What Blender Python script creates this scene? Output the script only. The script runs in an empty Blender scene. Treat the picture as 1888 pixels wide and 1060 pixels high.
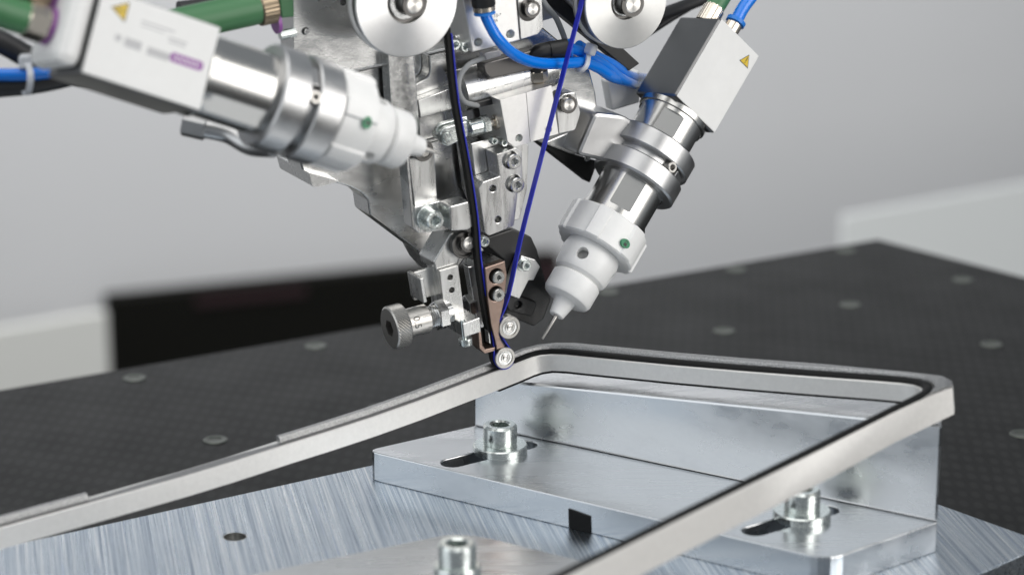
import bpy, bmesh, math, random
from mathutils import Vector, Matrix
random.seed(7)
S = 0.001                                   # everything below is written in millimetres
sc = bpy.context.scene
C = sc.collection

# ------------------------------------------------------------------ camera
FPX, CX, CY, DIST = 5000.0, 944.0, 530.0, 1040.0      # focal length in photo pixels, centre, distance
PITCH = math.radians(16.6)
RT = Vector((1, 0, 0)); FW = Vector((0, math.cos(PITCH), -math.sin(PITCH))); UP = Vector((0, math.sin(PITCH), math.cos(PITCH)))
CAM = -DIST * FW
cd = bpy.data.cameras.new('camera'); cam = bpy.data.objects.new('camera', cd); C.objects.link(cam)
cam.location = CAM * S; cam.rotation_euler = (math.radians(90) - PITCH, 0, 0)
cd.sensor_width = 36; cd.lens = FPX / 1888 * 36; cd.clip_start = 0.05; cd.clip_end = 60
cd.dof.use_dof = True; cd.dof.focus_distance = 1.034; cd.dof.aperture_fstop = 7.0
sc.camera = cam

# ------------------------------------------------------------------ light
w = bpy.data.worlds.new('World'); sc.world = w; w.use_nodes = True
bg = w.node_tree.nodes['Background']; bg.inputs[0].default_value = (0.87, 0.935, 1.0, 1); bg.inputs[1].default_value = 0.27
def area(name, loc, target, sx, sy, power, col=(1, 1, 1)):
    l = bpy.data.lights.new(name, 'AREA'); l.shape = 'RECTANGLE'; l.size = sx; l.size_y = sy; l.energy = power; l.color = col
    o = bpy.data.objects.new(name, l); C.objects.link(o); o.location = loc
    o.rotation_euler = (Vector(target) - Vector(loc)).to_track_quat('-Z', 'Y').to_euler(); return o
area('added_lamp_overhead', (-0.15, -0.25, 1.25), (0, 0, 0), 1.5, 1.1, 7, (1, 0.985, 0.96))  # added lamp, out of view, the main light from above
area('added_lamp_right', (1.25, -0.75, 0.5), (0.05, 0, 0), 0.95, 1.3, 13, (1, 0.97, 0.93))  # added lamp, out of view, for highlights on the metal
area('added_lamp_left', (-1.3, -0.55, 0.5), (0, 0, 0), 1.3, 1.4, 5, (0.95, 0.98, 1))  # added lamp, out of view, for reflections from the left
area('added_lamp_wall', (-0.6, 0.95, 0.95), (-0.25, 2.5, -0.3), 2.2, 0.6, 32, (0.98, 0.99, 1.0))  # added lamp, out of view, only to brighten the wall
sc.view_settings.view_transform = 'Standard'; sc.view_settings.look = 'None'
sc.view_settings.exposure = 0.30; sc.view_settings.gamma = 1.0; sc.view_settings.use_curve_mapping = False
sc.cycles.max_bounces = 8; sc.cycles.glossy_bounces = 5; sc.cycles.use_denoising = True
sc.cycles.sample_clamp_indirect = 6

# ------------------------------------------------------------------ photo pixel -> point on a known plane
def ray(x, y): return RT * ((x - CX) / FPX) + UP * ((CY - y) / FPX) + FW
def onplane(x, y, n, d):
    r = ray(x, y); return CAM + r * ((d - CAM.dot(n)) / r.dot(n))
def onz(x, y, z): return onplane(x, y, Vector((0, 0, 1)), z)
def ondepth(x, y, z): return CAM + ray(x, y) * z
def depth(P): return (P - CAM).dot(FW)
# the applicator head's own axes: u right, v up, n out of its front
YAW, ROLL = math.radians(28), math.radians(6)
HN = Vector((math.sin(YAW), -math.cos(YAW), 0))
u0 = Vector((math.cos(YAW), math.sin(YAW), 0)); v0 = Vector((0, 0, 1))
HU = u0 * math.cos(ROLL) + v0 * math.sin(ROLL); HV = -u0 * math.sin(ROLL) + v0 * math.cos(ROLL)
HO = ondepth(932, 660, 1031.0)
def H(x, y, d=0.0): return onplane(x, y, HN, HO.dot(HN) + d)
def mmpx(P): return depth(P) / FPX          # millimetres per photo pixel at P

# ------------------------------------------------------------------ materials
MATS = {}
def mat(name, col, rough=0.4, metal=0.0, coat=0, spec=0.5, trans=0, sss=0, var=0.0, vscale=120, bump=0.0, bscale=900,
        stretch=None, rvar=0.0, aniso=0, tint=None):
    m = bpy.data.materials.new(name); m.use_nodes = True; MATS[name] = m
    nt = m.node_tree; p = nt.nodes['Principled BSDF']; L = nt.links.new
    p.inputs['Base Color'].default_value = (*col, 1); p.inputs['Roughness'].default_value = rough
    p.inputs['Metallic'].default_value = metal; p.inputs['Specular IOR Level'].default_value = spec
    p.inputs['Coat Weight'].default_value = coat; p.inputs['Transmission Weight'].default_value = trans
    if sss: p.inputs['Subsurface Weight'].default_value = sss; p.inputs['Subsurface Scale'].default_value = 0.002; p.inputs['Subsurface Radius'].default_value = (1, 1, 1)
    tc = nt.nodes.new('ShaderNodeTexCoord'); mp = nt.nodes.new('ShaderNodeMapping'); L(tc.outputs['Object'], mp.inputs[0])
    if stretch: mp.inputs['Rotation'].default_value = stretch[0]; mp.inputs['Scale'].default_value = stretch[1]
    if var or rvar:
        no = nt.nodes.new('ShaderNodeTexNoise'); no.inputs['Scale'].default_value = vscale; no.inputs['Detail'].default_value = 3; no.inputs['Roughness'].default_value = .65
        L(mp.outputs[0], no.inputs['Vector'])
        if var:
            r = nt.nodes.new('ShaderNodeMapRange'); r.inputs[1].default_value = .3; r.inputs[2].default_value = .7
            r.inputs[3].default_value = 1 - var; r.inputs[4].default_value = 1 + var * .4
            L(no.outputs[0], r.inputs[0])
            mx = nt.nodes.new('ShaderNodeMix'); mx.data_type = 'RGBA'; mx.blend_type = 'MULTIPLY'; mx.inputs[0].default_value = 1
            mx.inputs[6].default_value = (*col, 1); L(r.outputs[0], mx.inputs[7]); L(mx.outputs[2], p.inputs['Base Color'])
        if rvar:
            r2 = nt.nodes.new('ShaderNodeMapRange'); r2.inputs[1].default_value = .3; r2.inputs[2].default_value = .7
            r2.inputs[3].default_value = max(.03, rough - rvar); r2.inputs[4].default_value = rough + rvar
            L(no.outputs[0], r2.inputs[0]); L(r2.outputs[0], p.inputs['Roughness'])
    if bump:
        n2 = nt.nodes.new('ShaderNodeTexNoise'); n2.inputs['Scale'].default_value = bscale; n2.inputs['Detail'].default_value = 4
        L(mp.outputs[0], n2.inputs['Vector'])
        b = nt.nodes.new('ShaderNodeBump'); b.inputs['Strength'].default_value = bump; b.inputs['Distance'].default_value = 0.0004
        L(n2.outputs[0], b.inputs['Height']); L(b.outputs[0], p.inputs['Normal'])
    return m
R = math.radians
mat('alu_milled', (.66, .66, .65), .30, 1, var=.10, vscale=260, rvar=.10, bump=.10, bscale=1500, stretch=((0, 0, R(28)), (1, 1, .12)))
mat('alu_polished', (.70, .70, .69), .24, 1, var=.16, vscale=90, rvar=.09, bump=.05, bscale=2200, stretch=((0, R(38), R(28)), (.1, 1, 1)))
mat('alu_block', (.66, .675, .69), .27, 1, var=.12, vscale=80, rvar=.10, bump=.02, bscale=1600, stretch=((0, 0, R(-32)), (.16, 1, 1)))
mat('alu_cast', (.77, .76, .74), .46, .65, var=.05, vscale=500, bump=.16, bscale=2600)
mat('alu_lip', (.50, .50, .50), .36, 1, var=.35, vscale=1500, bump=.9, bscale=2200)
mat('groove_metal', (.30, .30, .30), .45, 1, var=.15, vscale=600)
mat('housing_satin', (.22, .22, .22), .34, 1, rvar=.05, vscale=40)
mat('alu_sand', (.70, .70, .70), .40, 1, var=.20, vscale=1600, bump=.16, bscale=2600)
mat('alu_flange', (.56, .56, .56), .36, 1, var=.06, vscale=120, rvar=.05)
mat('cylinder_body', (.84, .83, .81), .42, .85, var=.05, vscale=300, bump=.03, bscale=1800)
mat('steel', (.66, .66, .65), .22, 1, var=.12, vscale=400, rvar=.06)
mat('steel_turned', (.74, .72, .69), .20, 1, var=.08, vscale=600)
mat('steel_satin', (.50, .485, .46), .33, 1, var=.08, vscale=500, bump=.06, bscale=1500)
mat('zinc', (.72, .76, .74), .24, 1, var=.16, vscale=500, rvar=.07, bump=.1, bscale=1300)
mat('stainless', (.52, .515, .50), .25, 1)
mat('nickel', (.66, .60, .52), .22, 1)
mat('brass', (.30, .24, .17), .30, 1)
mat('copper', (.34, .25, .21), .34, 1, var=.15, vscale=300, bump=.06)
mat('bronze_dark', (.22, .16, .14), .35, 1)
mat('black_plastic', (.015, .015, .016), .38)
mat('black_metal', (.012, .012, .012), .40, 0, coat=.1, bump=.12, bscale=1200)
mat('dark_ring', (.14, .135, .13), .36, 1)
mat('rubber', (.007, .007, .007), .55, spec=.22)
mat('dark_hole', (.02, .02, .02), .6)
mat('white_pom', (.88, .88, .87), .34, sss=.25, var=.04, vscale=160)
mat('white_label', (.84, .84, .83), .42, var=.05, vscale=70, rvar=.06)
mat('grey_print', (.52, .52, .53), .5)
mat('ink', (.03, .03, .03), .5)
mat('yellow', (.72, .50, .02), .4)
mat('purple', (.30, .10, .36), .4)
mat('green_led', (.01, .22, .09), .35)
mat('green_hose', (.06, .19, .08), .42)
mat('blue_hose', (.0, .20, .80), .22, coat=.3)
mat('blue_ring', (.01, .20, .70), .4)
mat('blue_tape', (.016, .026, .46), .4)
mat('grey_cable', (.34, .35, .35), .5)
mat('black_cable', (.022, .022, .024), .45)
mat('tie', (.78, .80, .84), .35, trans=.25, sss=.2)
mat('clear', (.75, .74, .74), .2, trans=.5)
mat('white_cabinet', (.74, .76, .75), .5)
mat('pale_panel', (.58, .58, .55), .6)
mat('black_cabinet', (.005, .005, .004), .8, spec=.08)
mat('red_trim', (.014, .003, .005), .4)
mat('insert', (.13, .14, .125), .42, 1)

def turned(name, base, col, rough, centre, axis):
    """copy of a metal whose turning marks run round the given axis"""
    m = mat(name, col, rough, 1, var=.05, vscale=200); nt = m.node_tree; L = nt.links.new; p = nt.nodes['Principled BSDF']
    ge = nt.nodes.new('ShaderNodeNewGeometry'); su = nt.nodes.new('ShaderNodeVectorMath'); su.operation = 'SUBTRACT'; su.inputs[1].default_value = centre * S
    cr = nt.nodes.new('ShaderNodeVectorMath'); cr.operation = 'CROSS_PRODUCT'; cr.inputs[1].default_value = axis
    no = nt.nodes.new('ShaderNodeVectorMath'); no.operation = 'NORMALIZE'
    L(ge.outputs['Position'], su.inputs[0]); L(su.outputs[0], cr.inputs[0]); L(cr.outputs[0], no.inputs[0]); L(no.outputs[0], p.inputs['Tangent'])
    p.inputs['Anisotropic'].default_value = .85
    return name
def wall_mat():
    m = mat('wall_paint', (.52, .52, .525), .8, var=.03, vscale=1.5); return m
wall_mat()
mat('floor_paint', (.16, .16, .165), .6, var=.05, vscale=2)
def base_mat():                                # brushed plate: long parallel grinding lines, a few of them bluish
    m = bpy.data.materials.new('alu_brushed'); m.use_nodes = True; MATS['alu_brushed'] = m
    nt = m.node_tree; L = nt.links.new; p = nt.nodes['Principled BSDF']; p.inputs['Metallic'].default_value = 1
    tc = nt.nodes.new('ShaderNodeTexCoord'); mp = nt.nodes.new('ShaderNodeMapping'); L(tc.outputs['Object'], mp.inputs[0])
    mp.inputs['Rotation'].default_value = (0, 0, R(79))
    sp = nt.nodes.new('ShaderNodeMapping'); L(mp.outputs[0], sp.inputs[0]); sp.inputs['Scale'].default_value = (.008, 1, 1)
    def noise(scale, det):
        n = nt.nodes.new('ShaderNodeTexNoise'); n.inputs['Scale'].default_value = scale; n.inputs['Detail'].default_value = det; n.inputs['Roughness'].default_value = .75
        L(sp.outputs[0], n.inputs['Vector']); return n
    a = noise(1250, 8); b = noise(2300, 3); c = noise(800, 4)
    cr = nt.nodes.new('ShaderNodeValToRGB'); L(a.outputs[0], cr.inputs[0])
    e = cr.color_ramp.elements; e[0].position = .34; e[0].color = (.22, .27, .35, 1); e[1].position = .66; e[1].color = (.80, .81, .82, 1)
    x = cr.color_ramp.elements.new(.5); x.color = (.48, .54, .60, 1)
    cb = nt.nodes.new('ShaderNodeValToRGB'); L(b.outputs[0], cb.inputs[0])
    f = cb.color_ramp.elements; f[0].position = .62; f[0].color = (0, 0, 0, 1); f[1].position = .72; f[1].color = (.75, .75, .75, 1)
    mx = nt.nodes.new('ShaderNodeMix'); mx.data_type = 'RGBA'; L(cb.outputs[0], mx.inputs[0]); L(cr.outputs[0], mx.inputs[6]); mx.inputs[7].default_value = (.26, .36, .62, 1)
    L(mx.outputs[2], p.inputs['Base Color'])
    rr = nt.nodes.new('ShaderNodeMapRange'); L(c.outputs[0], rr.inputs[0]); rr.inputs[3].default_value = .16; rr.inputs[4].default_value = .42; L(rr.outputs[0], p.inputs['Roughness'])
    bm = nt.nodes.new('ShaderNodeBump'); bm.inputs['Strength'].default_value = .35; bm.inputs['Distance'].default_value = .0004
    L(a.outputs[0], bm.inputs['Height']); L(bm.outputs[0], p.inputs['Normal'])
base_mat()
def table_mat():                               # dark film-faced board with a pressed mesh of small ovals
    m = bpy.data.materials.new('mesh_board'); m.use_nodes = True; MATS['mesh_board'] = m
    nt = m.node_tree; L = nt.links.new; p = nt.nodes['Principled BSDF']
    tc = nt.nodes.new('ShaderNodeTexCoord'); mp = nt.nodes.new('ShaderNodeMapping'); L(tc.outputs['Object'], mp.inputs[0])
    mp.inputs['Rotation'].default_value = (0, 0, R(9)); mp.inputs['Scale'].default_value = (1 / .0052, 1 / .0105, 1)
    v = nt.nodes.new('ShaderNodeTexVoronoi'); v.inputs['Scale'].default_value = 1; v.inputs['Randomness'].default_value = .12; L(mp.outputs[0], v.inputs['Vector'])
    r = nt.nodes.new('ShaderNodeMapRange'); r.inputs[1].default_value = .22; r.inputs[2].default_value = .44; r.inputs[3].default_value = 1; r.inputs[4].default_value = 0
    L(v.outputs['Distance'], r.inputs[0])
    n = nt.nodes.new('ShaderNodeTexNoise'); n.inputs['Scale'].default_value = 30; n.inputs['Detail'].default_value = 8; L(tc.outputs['Object'], n.inputs['Vector'])
    cm = nt.nodes.new('ShaderNodeMix'); cm.data_type = 'RGBA'; L(r.outputs[0], cm.inputs[0]); cm.inputs[6].default_value = (.0075, .008, .008, 1); cm.inputs[7].default_value = (.015, .0155, .0155, 1)
    L(cm.outputs[2], p.inputs['Base Color']); p.inputs['Specular IOR Level'].default_value = .10
    rr = nt.nodes.new('ShaderNodeMapRange'); L(n.outputs[0], rr.inputs[0]); rr.inputs[3].default_value = .34; rr.inputs[4].default_value = .52; L(rr.outputs[0], p.inputs['Roughness'])
    b = nt.nodes.new('ShaderNodeBump'); b.inputs['Strength'].default_value = .08; b.inputs['Distance'].default_value = .0003; L(r.outputs[0], b.inputs['Height']); L(b.outputs[0], p.inputs['Normal'])
table_mat()

# ------------------------------------------------------------------ object helpers
OFF = {}
def thing(name, label, cat, loc=(0, 0, 0), group=None):
    o = bpy.data.objects.new(name, None); C.objects.link(o); o.location = Vector(loc) * S; o.empty_display_size = .01
    o['label'] = label; o['category'] = cat
    if group: o['group'] = group
    OFF[o] = Vector(loc); return o
def tag(o, label, cat, group=None):
    o['label'] = label; o['category'] = cat
    if group: o['group'] = group
    return o
def mesh(name, vs, fs, m, parent=None, smooth=None, bevel=0, seg=2):
    off = OFF.get(parent, Vector((0, 0, 0)))
    me = bpy.data.meshes.new(name); me.from_pydata([(Vector(v) - off) * S for v in vs], [], fs); me.update()
    bm = bmesh.new(); bm.from_mesh(me); bmesh.ops.recalc_face_normals(bm, faces=bm.faces); bm.to_mesh(me); bm.free()
    o = bpy.data.objects.new(name, me); C.objects.link(o); me.materials.append(MATS[m])
    if parent: o.parent = parent
    OFF[o] = off
    if smooth is not None:
        for f in me.polygons: f.use_smooth = True
        me.set_sharp_from_angle(angle=R(smooth))
    if bevel:
        b = o.modifiers.new('edge', 'BEVEL'); b.width = bevel * S; b.segments = seg; b.limit_method = 'ANGLE'; b.angle_limit = R(32)
    return o
def prism(name, front, back_vec, m, parent=None, bevel=.25, smooth=None):
    k = len(front); vs = list(front) + [p + back_vec for p in front]
    fs = [list(range(k)), [k + i for i in reversed(range(k))]] + [[i, (i + 1) % k, k + (i + 1) % k, k + i] for i in range(k)]
    return mesh(name, vs, fs, m, parent, bevel=bevel, smooth=smooth)
def fillet(pts, rad, n=5):
    """round the corners of a closed 3-D polygon; rad: one radius or a list"""
    out = []; k = len(pts)
    for i, P in enumerate(pts):
        r = rad[i] if isinstance(rad, (list, tuple)) else rad
        if not r: out.append(P); continue
        a = pts[i - 1] - P; b = pts[(i + 1) % k] - P
        t = min(r, a.length * .48, b.length * .48); A = P + a.normalized() * t; B = P + b.normalized() * t
        for j in range(n + 1):
            s = j / n; out.append(A * (1 - s) ** 2 + P * 2 * s * (1 - s) + B * s * s)
    return out
def HP(name, px, d, T, m, parent, bevel=.25, rad=0):
    """a plate lying in the head's plane: outline from the photo at layer d, T millimetres thick"""
    pts = [H(x, y, d) for x, y in px]
    if rad: pts = fillet(pts, rad)
    return prism(name, pts, HN * -T, m, parent, bevel)
def basis(ax):
    ax = ax.normalized(); t = Vector((0, 0, 1)) if abs(ax.z) < .9 else Vector((1, 0, 0))
    a = ax.cross(t).normalized(); return a, ax.cross(a).normalized(), ax
def lathe(name, org, ax, prof, m, parent=None, seg=40, smooth=32, shape=None, ref=None, bevel=0):
    """prof: (distance along axis, radius); shape(angle, ring index) -> radius factor"""
    a, b, ax = basis(ax)
    if ref is not None: a = (ref - ax * ref.dot(ax)).normalized(); b = ax.cross(a)
    vs = []; fs = []
    for i, (t, r) in enumerate(prof):
        for k in range(seg):
            th = 2 * math.pi * k / seg; rr = r * (shape(th, i) if shape else 1)
            vs.append(org + ax * t + (a * math.cos(th) + b * math.sin(th)) * rr)
    for i in range(len(prof) - 1):
        for k in range(seg):
            k2 = (k + 1) % seg; fs.append([i * seg + k, i * seg + k2, (i + 1) * seg + k2, (i + 1) * seg + k])
    if prof[0][1] > 1e-6: fs.append(list(range(seg))[::-1])
    n = len(prof) - 1; fs.append([n * seg + k for k in range(seg)])
    return mesh(name, vs, fs, m, parent, smooth=smooth, bevel=bevel)
def hexf(th): 
    x = (th + math.pi / 6) % (math.pi / 3) - math.pi / 6; return math.cos(math.pi / 6) / math.cos(x)
def screw(P, ax, r, h, parent, m='zinc', washer=0, wt=1.0, name='screw', sock=.5):
    """socket-head screw whose bearing face is at P, head along ax, optional washer (radius)"""
    ax = ax.normalized(); base = wt if washer else 0; seg = 36; a, b, _ = basis(ax); vs = []; fs = []
    rings = [(base, r * .97, 0), (base + h * .08, r, 0), (base + h * .88, r, 0), (base + h, r * .88, 0),
             (base + h, r * sock * 1.22, 0), (base + h * .93, r * sock * 1.08, 1), (base + h * .35, r * sock * 1.08, 1)]
    for t, rr, hx in rings:
        for k in range(seg):
            th = 2 * math.pi * k / seg; q = rr * (hexf(th) if hx else 1)
            vs.append(P + ax * t + (a * math.cos(th) + b * math.sin(th)) * q)
    for i in range(len(rings) - 1):
        for k in range(seg):
            k2 = (k + 1) % seg; fs.append([i * seg + k, i * seg + k2, (i + 1) * seg + k2, (i + 1) * seg + k])
    fs.append(list(range(seg))[::-1]); fs.append([(len(rings) - 1) * seg + k for k in range(seg)])
    o = mesh(name, vs, fs, m, parent, smooth=28)
    if washer:
        lathe('washer', P, ax, [(0, r * .7), (0, washer), (wt * .15, washer * 1.01), (wt * .85, washer * 1.01), (wt, washer * .97), (wt, r * .7)], m, o)
    return o
def catmull(pts, n=8):
    P = [pts[0] * 2 - pts[1]] + list(pts) + [pts[-1] * 2 - pts[-2]]; out = []
    for i in range(1, len(P) - 2):
        for j in range(n):
            t = j / n; a, b, c, d = P[i - 1], P[i], P[i + 1], P[i + 2]
            out.append(.5 * ((2 * b) + (c - a) * t + (2 * a - 5 * b + 4 * c - d) * t * t + (3 * b - a - 3 * c + d) * t ** 3))
    out.append(P[-2]); return out
def tube(name, pts, r, m, parent=None, seg=14, n=8, smooth=40):
    path = catmull(pts, n) if n > 1 else pts; vs = []; fs = []
    nrm = None
    for i, p in enumerate(path):
        t = (path[min(i + 1, len(path) - 1)] - path[max(i - 1, 0)]).normalized()
        if nrm is None: nrm = basis(t)[0]
        nrm = (nrm - t * nrm.dot(t)).normalized(); bi = t.cross(nrm)
        rr = r[min(i * len(r) // len(path), len(r) - 1)] if isinstance(r, list) else r
        for k in range(seg):
            th = 2 * math.pi * k / seg; vs.append(p + (nrm * math.cos(th) + bi * math.sin(th)) * rr)
    for i in range(len(path) - 1):
        for k in range(seg):
            k2 = (k + 1) % seg; fs.append([i * seg + k, i * seg + k2, (i + 1) * seg + k2, (i + 1) * seg + k])
    fs.append(list(range(seg))[::-1]); fs.append([(len(path) - 1) * seg + k for k in range(seg)])
    return mesh(name, vs, fs, m, parent, smooth=smooth)
def ribbon(name, path, wvec, wid, thick, m, parent=None, closed=False):
    """strip along path, its width along wvec (from 0 to wid), its thickness across"""
    vs = []; fs = []; k = len(path)
    for i, p in enumerate(path):
        t = (path[min(i + 1, k - 1)] - path[max(i - 1, 0)]).normalized(); s = t.cross(wvec).normalized() * thick * .5
        vs += [p + s, p - s, p - s + wvec * wid, p + s + wvec * wid]
    for i in range(k - 1):
        for j in range(4):
            j2 = (j + 1) % 4; fs.append([i * 4 + j, i * 4 + j2, i * 4 + 4 + j2, i * 4 + 4 + j])
    fs.append([0, 1, 2, 3]); fs.append([4 * k - 1, 4 * k - 2, 4 * k - 3, 4 * k - 4])
    return mesh(name, vs, fs, m, parent, smooth=40)
def box(name, c, ax, ay, az, sx, sy, sz, m, parent=None, bevel=.25):
    vs = [c + ax * (sx * .5 * i) + ay * (sy * .5 * j) + az * (sz * .5 * k) for i in (-1, 1) for j in (-1, 1) for k in (-1, 1)]
    fs = [[0, 1, 3, 2], [4, 6, 7, 5], [0, 4, 5, 1], [2, 3, 7, 6], [0, 2, 6, 4], [1, 5, 7, 3]]
    return mesh(name, vs, fs, m, parent, bevel=bevel)
def cut(o, cutters):
    """carve the cutters out of o, keep real geometry, drop the cutters"""
    mods = [m for m in o.modifiers]; keep = [(m.width, m.segments) for m in mods if m.type == 'BEVEL']
    for m in mods: o.modifiers.remove(m)
    for c in cutters:
        b = o.modifiers.new('cut', 'BOOLEAN'); b.operation = 'DIFFERENCE'; b.solver = 'EXACT'; b.object = c
    bpy.context.view_layer.update()
    dg = bpy.context.evaluated_depsgraph_get(); me = bpy.data.meshes.new_from_object(o.evaluated_get(dg))
    o.modifiers.clear(); old = o.data; o.data = me; me.name = old.name
    for c in cutters: bpy.data.objects.remove(c)
    for wd, sg in keep:
        b = o.modifiers.new('edge', 'BEVEL'); b.width = wd; b.segments = sg; b.limit_method = 'ANGLE'; b.angle_limit = R(32)
    return o
def cyl(P, ax, r, t0, t1, seg=28): return lathe('cutter', P, ax, [(t0, r), (t1, r)], 'dark_hole', None, seg, None)
def text_verts(body, size):
    cu = bpy.data.curves.new('txt', 'FONT'); cu.body = body; cu.size = size; cu.align_x = 'CENTER'; cu.align_y = 'CENTER'; cu.resolution_u = 3
    o = bpy.data.objects.new('txt', cu); C.objects.link(o); bpy.context.view_layer.update()
    me = bpy.data.meshes.new_from_object(o.evaluated_get(bpy.context.evaluated_depsgraph_get()))
    vs = [tuple(v.co) for v in me.vertices]; fs = [list(p.vertices) for p in me.polygons]
    bpy.data.objects.remove(o); bpy.data.meshes.remove(me); return vs, fs
def flat_text(name, body, size, P, ax, ay, m, parent):
    vs, fs = text_verts(body, size); return mesh(name, [P + ax * x + ay * y for x, y, _ in vs], fs, m, parent)
def flat(name, pts, m, parent): return mesh(name, pts, [list(range(len(pts)))], m, parent)
def warning_sign(P, ax, ay, nz, size, parent):
    tri = lambda s: [Vector((0, .62 * s)), Vector((-.6 * s, -.42 * s)), Vector((.6 * s, -.42 * s))]
    f = lambda q, h: P + ax * q[0] + ay * q[1] + nz * h
    o = prism('warning_triangle', [f(q, .10) for q in tri(size)], nz * -.09, 'ink', parent, bevel=0)
    flat('yellow_field', [f(q, .13) for q in tri(size * .84)], 'yellow', o)
    s = size
    flat('exclamation_bar', [f(q, .16) for q in ((-.045 * s, .30 * s), (-.03 * s, -.10 * s), (.03 * s, -.10 * s), (.045 * s, .30 * s))], 'ink', o)
    flat('exclamation_dot', [f((.05 * s * math.cos(t * .785), -.21 * s + .05 * s * math.sin(t * .785)), .16) for t in range(8)], 'ink', o)

# ================================================================== the setting
def struct(o): o['kind'] = 'structure'; return o
WZ = Vector((0, 0, 1))
fl = struct(mesh('floor', [Vector((x, y, -900)) for x, y in ((-3500, -2500), (3500, -2500), (3500, 4300), (-3500, 4300))], [[0, 1, 2, 3]], 'floor_paint'))
wl_a, wl_b = onz(202, 553, -420), onz(1035, 470, -420)            # line where the wall meets the black panel's top
wt_ = (wl_b - wl_a).normalized(); wb_ = Vector((-wt_.y, wt_.x, 0)); wb_ = wb_ if wb_.y > 0 else -wb_
wq = lambda t, z: wl_a + wt_ * t + wb_ * 26 + WZ * (z - wl_a.z)
wa = struct(mesh('wall', [wq(-2500, -900), wq(3500, -900), wq(3500, 560), wq(-2500, 560)], [[0, 1, 2, 3]], 'wall_paint'))  # top cut low, out of view, so the metals reflect the dimmer world
def back_panel(name, px_top, z, deep, m, label, cat, fwd=0):
    """an upright panel before the wall: front top edge from two photo points at height z"""
    a = onz(*px_top[0], z); b = onz(*px_top[1], z); t = (b - a); nb = Vector((-t.y, t.x, 0)).normalized()
    if nb.y < 0: nb = -nb
    e = thing(name, label, cat, ((a.x + b.x) / 2, (a.y + b.y) / 2, -900))
    prism('panel', [a, b, b + nb * deep, a + nb * deep], WZ * (-898 - z), m, e, bevel=.8)
    return e, a, b
e, a, b = back_panel('plinth_panel', ((202, 553), (1035, 470)), -420, 24, 'black_cabinet', 'long black plinth panel along the grey wall behind the table', 'panel')
t = (b - a); q = Vector((t.y, -t.x, 0)).normalized(); q = q if q.y < 0 else -q
prism('red_stripe', [a + t * .18 + WZ * -5 + q * 2, a + t * .42 + WZ * -5 + q * 2, a + t * .42 + WZ * -14 + q * 2, a + t * .18 + WZ * -14 + q * 2], q * -1.9, 'red_trim', e, bevel=0)
prism('red_stripe', [a + t * .93 + WZ * -4 + q * 2, a + t * .995 + WZ * -4 + q * 2, a + t * .995 + WZ * -45 + q * 2, a + t * .93 + WZ * -45 + q * 2], q * -1.9, 'red_trim', e, bevel=0)
e, a, b = back_panel('white_partition', ((-300, 660), (198, 575)), -408, 9, 'pale_panel', 'pale panel before the grey wall, ending beside the black plinth panel', 'panel')
e, a, b = back_panel('white_screen', ((1555, 398), (2340, 258)), -280, 3, 'white_cabinet', 'white screen panel standing beyond the far corner of the work table', 'panel')

# ------------------------------------------------------------------ work table
ZT = -85.0
tb = thing('work_table', 'dark mesh-textured work table with rows of threaded metal inserts', 'table', (0, 100, ZT))
top_px = [(-500, 803), (1618, 440), (2500, 668)]
pts = [onz(x, y, ZT) for x, y in top_px]
pts += [Vector((700, -600, ZT)), Vector((-600, -600, ZT))]
tt = prism('table_top', pts, WZ * -30, 'mesh_board', tb, bevel=1.5)
for x, y in ((248, 697), (582, 638), (397, 811), (1122, 538), (1335, 610), (1357, 497), (1568, 562), (1775, 516), (1828, 635), (1560, 462), (1884, 800), (700, 752), (880, 590)):
    P = onz(x, y, ZT)
    lathe('threaded_insert', P, WZ, [(-6, 2.6), (-5.9, 2.6), (.25, 2.6), (.45, 3.0), (.45, 4.8), (.1, 5.2)], 'insert', tb, 24)
for sx, sy in ((-380, -450), (480, -450), (110, 200), (-220, 0)):
    box('leg', Vector((sx, sy, (ZT - 30 - 900) / 2)), Vector((1, 0, 0)), Vector((0, 1, 0)), WZ, 45, 45, 900 + ZT - 30 - .5, 'alu_flange', tb, 2)

# ------------------------------------------------------------------ base plate and clamping blocks
ZB, ZS = -70.0, -58.5
bp = thing('base_plate', 'brushed aluminium base plate with long grinding lines lying on the dark table', 'plate', (0, -100, ZT))
bpx = [(-420, 1103), (1210, 741), (1932, 1001), (1500, 1190), (900, 1500), (-700, 1500)]
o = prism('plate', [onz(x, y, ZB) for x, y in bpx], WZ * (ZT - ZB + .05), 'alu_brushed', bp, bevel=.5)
HC = onz(433, 988, ZB); cut(o, [cyl(HC, WZ, 4.3, -6, 2)])
lathe('hole_liner', HC, WZ, [(-5.95, 4.25), (-.2, 4.25), (-.2, 4.05), (-5.8, 4.05)], 'steel', bp)

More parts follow.
